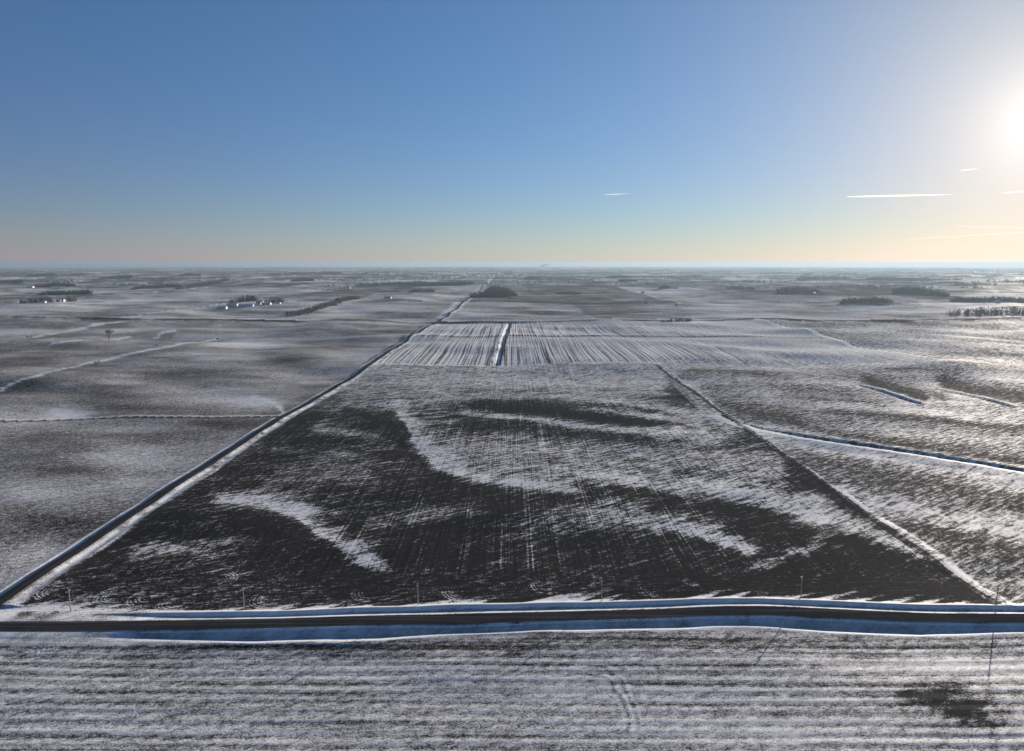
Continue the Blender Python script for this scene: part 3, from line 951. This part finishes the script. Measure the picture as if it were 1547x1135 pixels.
def tree_cloud(spots, mat_split):
    """spots: (x, y, z, h, w, conifer) -> vertices and triangles of leafless or conifer crowns built of many small twig faces"""
    vs, fs, n = [], [], 0
    for x, y, z, h, w, con in spots:
        k = mat_split
        t = rng.random(k)
        ang = rng.random(k) * 6.283
        if con:
            zz = h * (0.06 + 0.94 * t ** 1.2)
            rr = w * 0.5 * (1 - t ** 1.2) * np.sqrt(rng.random(k)) + 0.2
        else:
            zz = h * (0.16 + 0.84 * t)
            rr = w * 0.5 * np.sqrt(np.clip(1 - ((t - 0.5) * 1.9) ** 2, 0.03, 1)) * np.sqrt(rng.random(k))
        c = np.stack([x + rr * np.cos(ang), y + rr * np.sin(ang), z + zz], 1)
        sz = (0.16 if k < 40 else 0.12) * w * (0.5 + rng.random(k))[:, None, None]
        off = rng.normal(size=(k, 3, 3)) * sz * np.array([.7, .7, 1.0])
        tri = c[:, None, :] + off
        tri[:, :, 2] = np.maximum(tri[:, :, 2], z - 0.5)
        vs.append(tri.reshape(-1, 3))
        # trunk: a slim three-sided post
        r0 = 0.018 * h + 0.05
        a3 = np.array([0, 2.094, 4.189])
        b = np.stack([x + r0 * np.cos(a3), y + r0 * np.sin(a3), np.full(3, z - 1.0)], 1)
        tp = np.stack([x + r0 * .5 * np.cos(a3), y + r0 * .5 * np.sin(a3), np.full(3, z + h * 0.6)], 1)
        post = np.concatenate([b, tp])
        vs.append(post)
        m = n + k * 3
        fs.append(np.arange(n, n + k * 3).reshape(-1, 3))
        fs.append(np.array([[m, m + 1, m + 4], [m, m + 4, m + 3], [m + 1, m + 2, m + 5], [m + 1, m + 5, m + 4], [m + 2, m, m + 3], [m + 2, m + 3, m + 5]]))
        n = m + 6
    return np.concatenate(vs), np.concatenate(fs)


def cloud_obj(name, spots, mat, k):
    v, f = tree_cloud(spots, k)
    me = bpy.data.meshes.new(name)
    me.from_pydata(v.tolist(), [], f.tolist())
    me.materials.append(mat)
    o = bpy.data.objects.new(name, me)
    sc.collection.objects.link(o)
    return o


def grove(x0, y0, x1, y1, hpx, depth, conifer, label, name='tree_grove', dens=1.0):
    """a wood whose near edge runs from photo pixel (x0, y0) to (x1, y1)"""
    a, b = P(x0, y0), P(x1, y1)
    L = math.dist(a, b)
    Dm = math.hypot((a[0] + b[0]) / 2, (a[1] + b[1]) / 2)
    h = hpx * Dm / FPX
    w = min(h * 0.75, 9 + Dm / 1500)
    n = int(min(420, max(12, dens * 1.7 * (L / w) * max(1.5, depth / w))))
    sp = []
    for i in range(n):
        t = rng.random()
        e = math.sin(math.pi * min(1, max(0, t))) ** 0.6
        x = a[0] + (b[0] - a[0]) * t + rng.normal() * w * .4
        y = a[1] + (b[1] - a[1]) * t + rng.random() * depth * e
        con = rng.random() < conifer
        hh = h * (rng.uniform(0.45, 1.15) ** 0.8) * (0.5 + 0.5 * e)
        sp.append((x, y, ground_z(x, y) - 0.3, hh, w * rng.uniform(.8, 1.25) * (0.8 if con else 1.0), con))
    o = cloud_obj(name, sp, M['conifer'] if conifer > 0.5 else M['twigs'], 44)
    return tag(o, label, 'grove', kind='stuff')


GROVES = [
    (29, 458.5, 76, 457.5, 8, 60, .45, 'dark shelterbelt beside the white farm at the far left'),
    (93, 456.5, 112, 456, 7, 40, .2, 'bare farm trees at the right end of the far left farm'),
    (58, 445.5, 131, 442.5, 6, 140, .8, 'dark flat-topped wood behind the far left farm'),
    (0, 428.5, 20, 427.5, 5, 150, .7, 'small dark wood touching the left edge of the picture'),
    (40, 418.6, 78, 417, 4, 200, .6, 'low distant wood near the left horizon'),
    (92, 416.5, 120, 416, 3, 200, .5, 'thin distant wood right of the low left wood'),
    (150, 422.5, 195, 421, 5, 200, .8, 'dark distant block of wood above the left fields'),
    (50, 434, 110, 432.5, 5, 120, .3, 'hazy brown tree line behind the dark flat-topped wood'),
    (200, 437, 270, 432.5, 5, 150, .4, 'long slanting tree line, left half, beyond the left fields'),
    (265, 438, 345, 424.5, 6, 60, .5, 'long slanting tree line, right half, rising to the horizon'),
    (270, 419, 300, 418, 3.5, 200, .6, 'little distant wood above the slanting tree line'),
    (345, 458.5, 386, 456.5, 8, 60, .9, 'black conifer windbreak behind the white-roofed farmstead'),
    (398, 458.5, 431, 457.5, 7, 40, .9, 'black conifers at the right end of the farmstead'),
    (400, 418, 515, 416.5, 4, 300, .5, 'long faint wood under the horizon left of the middle'),
    (440, 426, 472, 425, 4, 150, .6, 'small dark wood beyond the tall brown tree belt'),
    (540, 431.5, 660, 433, 6, 200, .5, 'broad misty wood left of the gravel road end'),
    (618, 440.8, 655, 439.8, 6, 130, .95, 'compact dark conifer block left of the gravel road end'),
    (655, 432.5, 715, 431.5, 6, 160, .5, 'misty wood behind the compact conifer block'),
    (712, 450, 770, 448, 10, 120, .85, 'large dark wood where the gravel road ends'),
    (735, 443, 778, 446, 11, 120, .4, 'brown bare wood behind the large dark wood'),
    (793, 422.5, 816, 421.5, 4, 150, .8, 'small dark distant wood right of the gravel road end'),
    (842, 443.5, 877, 443, 3, 60, .2, 'low brown hedge beyond the striped field'),
    (917, 421.5, 955, 420.5, 3.5, 200, .7, 'thin dark wood under the middle horizon'),
    (936, 427, 963, 426, 4, 150, .8, 'dark wood just below the thin middle wood'),
    (997, 437, 1014, 436.5, 5.5, 60, .9, 'pointed clump of dark trees in the open plain'),
    (1000, 488, 1046, 486.5, 6, 14, .5, 'brushy thicket in the ditch at the far side of the striped field'),
    (1098, 437, 1140, 438, 6, 60, .7, 'wedge-shaped dark wood right of the pointed clump'),
    (1174, 446, 1236, 445, 9, 90, .5, 'misty grove around a farm on the right'),
    (1272, 458.5, 1348, 457.5, 8, 60, .4, 'neat rectangular bare grove on the right plain'),
    (1205, 423.5, 1284, 422.5, 4, 200, .5, 'long pale wood under the right horizon'),
    (1310, 424, 1405, 425.5, 5, 200, .5, 'faded long wood near the right horizon'),
    (1352, 446, 1432, 450, 9, 110, .3, 'wide misty grove behind the rectangular grove'),
    (1440, 456, 1600, 456.5, 6, 110, .3, 'pale tree line above the rightmost grove'),
    (1434, 476.5, 1600, 477.5, 11, 50, .35, 'ragged bare tree row at the right edge of the picture'),
]
for g in GROVES:
    grove(*g)


def tree_belt():
    a, b = P(434, 481), P(538, 453)
    sp = []
    for i in range(420):
        t = rng.random() ** 0.75
        x = a[0] + (b[0] - a[0]) * t + rng.uniform(-14, 14)
        y = a[1] + (b[1] - a[1]) * t + rng.uniform(-8, 8)
        sp.append((x, y, ground_z(x, y) - 0.3, rng.uniform(9, 14), rng.uniform(6, 9), False))
    o = cloud_obj('tree_belt', sp, M['twigs'], 26)
    tag(o, 'tall brown leafless tree belt slanting away behind the far crossroad', 'grove', kind='stuff')


tree_belt()


def far_woods():
    sp = []
    for i in range(620):
        az = R(rng.uniform(-60, 60))
        D = 4200 * (42000 / 4200) ** (rng.random() ** 0.8)
        cx, cy = D * math.sin(az), D * math.cos(az)
        L = rng.uniform(60, 420) * (1 + D / 16000)
        dp = rng.uniform(20, 90)
        h = rng.uniform(9, 17)
        con = rng.random() < .4
        w = 12 + D / 900
        for j in range(int(max(5, L / w * 1.6))):
            x, y = cx + rng.uniform(-.5, .5) * L, cy + rng.uniform(-.5, .5) * dp
            sp.append((x, y, ground_z(x, y) - .5, h * rng.uniform(.7, 1.15), w, con))
    o = cloud_obj('distant_woods', sp, M['twigs'], 12)
    tag(o, 'scattered far-off woods fading into the haze all along the horizon', 'woods', kind='stuff')


far_woods()


# ---------------------------------------------------------------- farm buildings
def gable(name, label, px, py, w, l, hw, hr, wall, roof, rz=0.0, cat='barn', windows=2, group=None, dy=0.0):
    """w across the gable, l along the ridge (local x)"""
    x, y = P(px, py)
    y += dy
    r = empty(name, (x, y, ground_z(x, y)), rz)
    mb = MB()
    a, b = l / 2, w / 2
    mb.add([(-a, -b, -1), (a, -b, -1), (a, b, -1), (-a, b, -1), (-a, -b, hw), (a, -b, hw), (a, b, hw), (-a, b, hw), (-a, 0, hw + hr), (a, 0, hw + hr)],
           [(0, 1, 5, 4), (2, 3, 7, 6), (1, 2, 6, 9, 5), (3, 0, 4, 8, 7)])
    mb.build('wall', M[wall], r)
    mb = MB()
    o, s, t = 0.5, hr / b, 0.25
    for sg in (-1, 1):
        e = sg * (b + o)
        ze = hw - o * s
        vs = [(-a - o, e, ze + .03), (a + o, e, ze + .03), (a + o, 0, hw + hr + .03), (-a - o, 0, hw + hr + .03)]
        vs += [(p[0], p[1], p[2] + t) for p in vs]
        fs = [(3, 2, 1, 0), (4, 5, 6, 7), (0, 1, 5, 4), (1, 2, 6, 5), (2, 3, 7, 6), (3, 0, 4, 7)]
        mb.add(vs, fs)
    mb.build('roof', M[roof], r)
    mb = MB()
    mb.box(-a * .25, a * .25, -b - .12, -b - .02, 0, min(hw * .8, 4.5))
    mb.build('door', M['grey' if wall != 'grey' else 'white'], r)
    for i in range(windows):
        xx = (-1 if i % 2 == 0 else 1) * a * (0.5 + 0.3 * (i // 2))
        mb = MB()
        mb.box(xx - .7, xx + .7, -b - .08, -b - .02, hw * .4, hw * .75)
        mb.build('window', M['glass'], r)
    return tag(r, label, cat, group)


def silo(label, px, py, rad, h):
    x, y = P(px, py)
    r = empty('grain_bin', (x, y, ground_z(x, y)))
    mb = MB()
    mb.tube((0, 0, -1), (0, 0, h), rad, rad, 24)
    mb.build('wall', M['steel'], r, True)
    mb = MB()
    mb.tube((0, 0, h), (0, 0, h + rad * .6), rad * 1.04, rad * .1, 24)
    mb.build('roof', M['roofsnow'], r)
    return tag(r, label, 'grain bin')


gable('machine_shed', 'long white-walled shed with snowy roof at the left end of the farmstead', 336, 465.5, 22, 26, 6, 4, 'white', 'roofsnow', R(8), 'shed')
gable('barn', 'grey barn with snowy roof in front of the black windbreak', 352, 463, 16, 34, 6, 5, 'grey', 'roofsnow', R(-6))
gable('barn', 'low long snowy-roofed livestock barn right of the grey barn', 372, 463.5, 14, 46, 4, 3.5, 'white', 'roofsnow', R(4), windows=4)
gable('farmhouse', 'white farmhouse with a dark roof between the two conifer clumps', 391, 461.5, 10, 14, 6, 4, 'white', 'roofdark', R(10), 'house', windows=4)
gable('machine_shed', 'snowy-roofed shed right of the farmhouse', 403, 462, 16, 28, 5, 3.5, 'grey', 'roofsnow', R(0), 'shed')
gable('garage', 'small white garage at the right end of the farmstead', 421, 460.5, 9, 12, 3.5, 2.5, 'white', 'roofsnow', R(0), 'garage', windows=1)
gable('farmhouse', 'white farmhouse at the right side of the far left farm', 103, 457, 10, 13, 6, 4, 'white', 'roofdark', R(0), 'house', dy=-30)
gable('shed', 'little white shed in front of the far left shelterbelt', 73, 459, 10, 11, 4, 3, 'white', 'roofsnow', R(0), 'shed', dy=-20)
gable('barn', 'small red barn between the far left farm trees', 96, 457.5, 10, 14, 5, 4, 'red', 'roofsnow', R(12), dy=-25)
gable('machine_shed', 'distant white shed standing alone below the left horizon', 75, 433.6, 16, 30, 6, 4, 'white', 'roofsnow', R(0), 'shed', dy=-160)
gable('machine_shed', 'bright distant shed on the plain beyond the tall brown tree belt', 586, 455, 14, 26, 5, 4, 'white', 'roofsnow', R(0), 'shed')
gable('barn', 'far white barn left of the compact conifer block', 524, 436, 18, 40, 6, 5, 'white', 'roofsnow', R(0))
gable('machine_shed', 'bright far-off shed near the horizon above the gravel road end', 769, 413.5, 50, 110, 20, 12, 'white', 'roofsnow', R(0), 'shed')
gable('machine_shed', 'white shed seen behind the large dark wood', 747, 434, 16, 36, 6, 4, 'white', 'roofsnow', R(0), 'shed')
gable('farmhouse', 'pale farmhouse on the snowy plain right of the large dark wood', 800, 441.5, 10, 14, 6, 4, 'white', 'roofsnow', R(0), 'house')
gable('farmhouse', 'pale farmhouse alone on the plain behind the small bare tree', 971, 442, 10, 14, 6, 4, 'white', 'roofsnow', R(0), 'house')
gable('machine_shed', 'white shed right of the pointed clump of dark trees', 1019, 436.5, 14, 40, 4, 4, 'white', 'roofsnow', R(0), 'shed')
gable('machine_shed', 'far white shed among misty trees right of the middle', 1037, 423.5, 26, 60, 8, 6, 'white', 'roofsnow', R(0), 'shed')
gable('machine_shed', 'bright far shed above the long pale wood at the right', 1221, 416.5, 40, 70, 16, 10, 'white', 'roofsnow', R(0), 'shed')
gable('farmhouse', 'small white house at the right end of the misty grove farm', 1245, 446, 10, 14, 5, 4, 'white', 'roofsnow', R(0), 'house')
gable('farmhouse', 'white house under the pale tree line at the far right', 1495, 457.5, 10, 16, 6, 4, 'white', 'roofsnow', R(0), 'house', dy=-40)
gable('shed', 'white shed among the ragged tree row at the right edge', 1528, 477, 9, 10, 4, 3, 'white', 'roofsnow', R(0), 'shed', dy=-14)
silo('grey steel grain bin beside the farmhouse with the dark roof', 396, 460.8, 5, 11)
silo('pale grain bin at the misty grove farm on the right', 1229, 446.8, 5, 12)


# ---------------------------------------------------------------- steam plume on the horizon
def plume():
    D = 26000
    x0 = D * (823 - 773.5) / FPX
    mb = MB()
    rnd = random.Random(3)
    for i in range(26):
        t = i / 25
        r = 18 + 26 * math.sin(math.pi * min(1, t * 1.1 + .12)) * rnd.uniform(.7, 1.1)
        cx, cz = x0 - 170 + 380 * t + rnd.uniform(-25, 25), -10 + 95 * t ** .6 + rnd.uniform(-10, 10)
        cz = min(cz, 138 - r)
        n0, n1 = 8, 10
        vs, fs = [], []
        for a in range(n0 + 1):
            for c in range(n1):
                ph, ps = math.pi * a / n0, 2 * math.pi * c / n1
                q = r * rnd.uniform(.85, 1.12)
                vs.append((cx + q * math.sin(ph) * math.cos(ps), D + q * math.sin(ph) * math.sin(ps), cz + .8 * q * math.cos(ph)))
        for a in range(n0):
            for c in range(n1):
                fs.append((a * n1 + c, a * n1 + (c + 1) % n1, (a + 1) * n1 + (c + 1) % n1, (a + 1) * n1 + c))
        mb.add(vs, fs)
    o = mb.build('steam_plume', M['steam'], smooth=True)
    tag(o, 'small white steam plume drifting over the middle of the horizon', 'plume')


plume()


# ---------------------------------------------------------------- contrails high up
def vol_mat(name, dens):
    m = bpy.data.materials.new(name)
    m.use_nodes = True
    n, l = m.node_tree.nodes, m.node_tree.links
    n.remove(n['Principled BSDF'])
    v = n.new('ShaderNodeVolumePrincipled')
    v.inputs['Color'].default_value = (1, 1, 1, 1)
    v.inputs['Density'].default_value = dens
    v.inputs['Anisotropy'].default_value = 0.6
    l.new(v.outputs[0], n['Material Output'].inputs['Volume'])
    return m


def ice_mat(name, alpha):
    m, n, l, b = new_mat(name)
    n.remove(b)
    tr = n.new('ShaderNodeBsdfTransparent')
    tl = n.new('ShaderNodeBsdfTranslucent')
    df = n.new('ShaderNodeBsdfDiffuse')
    for q in (tl, df):
        q.inputs['Color'].default_value = (0.95, 0.95, 0.95, 1)
    mx = n.new('ShaderNodeMixShader')
    mx.inputs[0].default_value = 0.12
    l.new(tl.outputs[0], mx.inputs[1]); l.new(df.outputs[0], mx.inputs[2])
    tc = n.new('ShaderNodeTexCoord')
    no = n.new('ShaderNodeTexNoise'); no.inputs['Scale'].default_value = 0.0012; no.inputs['Detail'].default_value = 5
    l.new(tc.outputs['Object'], no.inputs['Vector'])
    mr = n.new('ShaderNodeMapRange'); mr.inputs['From Min'].default_value = 0.3; mr.inputs['From Max'].default_value = 0.7
    mr.inputs['To Min'].default_value = alpha * 0.7; mr.inputs['To Max'].default_value = alpha
    l.new(no.outputs['Fac'], mr.inputs['Value'])
    m2 = n.new('ShaderNodeMixShader')
    l.new(mr.outputs[0], m2.inputs[0]); l.new(tr.outputs[0], m2.inputs[1]); l.new(mx.outputs[0], m2.inputs[2])
    l.new(m2.outputs[0], n['Material Output'].inputs['Surface'])
    return m


def contrail(a, b, wpx, label, dens):
    """from photo pixel a to b, wide at b's end"""
    Dm = 60000
    pts = []
    for px, py in (a, b):
        x, y = (px - 773.5) / FPX, (567.5 - py) / FPX
        d = Vector((x, CP + y * SP, y * CP - SP))
        pts.append(Vector((0, 0, H)) + d * (Dm / d.y))
    mb = MB()
    n, k = 26, 10
    rnd = random.Random(int(a[0]))
    d = (pts[1] - pts[0])
    u = Vector((0, 0, 1))
    w = d.normalized().cross(u)
    vs, fs = [], []
    for i in range(n + 1):
        t = i / n
        r = 0.5 * wpx * Dm / FPX * max(.02, math.sin(math.pi * t ** .75)) ** .7 * rnd.uniform(.95, 1.04)
        for j in range(k):
            an = 2 * math.pi * j / k
            vs.append(pts[0] + d * t + u * (r * math.sin(an)) + w * (r * math.cos(an)))
    for i in range(n):
        for j in range(k):
            fs.append((i * k + j, i * k + (j + 1) % k, (i + 1) * k + (j + 1) % k, (i + 1) * k + j))
    fs += [tuple(range(k)), tuple(range(n * k + k - 1, n * k - 1, -1))]
    mb.add(vs, fs)
    o = mb.build('contrail', ice_mat('contrail_ice', min(0.75, dens * 40)), smooth=True)
    tag(o, label, 'contrail')


contrail((1278, 297.5), (1440, 294), 3.2, 'longest bright contrail in the right sky', 0.016)
contrail((1450, 258), (1478, 255), 2.4, 'short faint contrail close below the sun glare', 0.007)
contrail((1513, 292), (1560, 288), 3.0, 'contrail cut by the right edge of the picture', 0.007)
contrail((912, 294.5), (952, 292.5), 1.6, 'tiny faint contrail over the middle of the plain', 0.004)
contrail((1445, 342), (1570, 345), 2.2, 'long thin contrail low over the right horizon', 0.002)
contrail((1365, 362), (1600, 348), 2.6, 'slanting low contrail just above the right horizon', 0.0016)


# ---------------------------------------------------------------- winter haze
def haze():
    mb = MB()
    mb.box(-63500, 63500, -63500, 63500, -760, 152)
    m = vol_mat('haze_air', 4.9e-5)
    v = [q for q in m.node_tree.nodes if q.type == 'PRINCIPLED_VOLUME'][0]
    v.inputs['Color'].default_value = (0.28, 0.375, 0.47, 1)
    v.inputs['Anisotropy'].default_value = 0.35
    o = mb.build('haze', m)
    tag(o, kind='stuff')


haze()
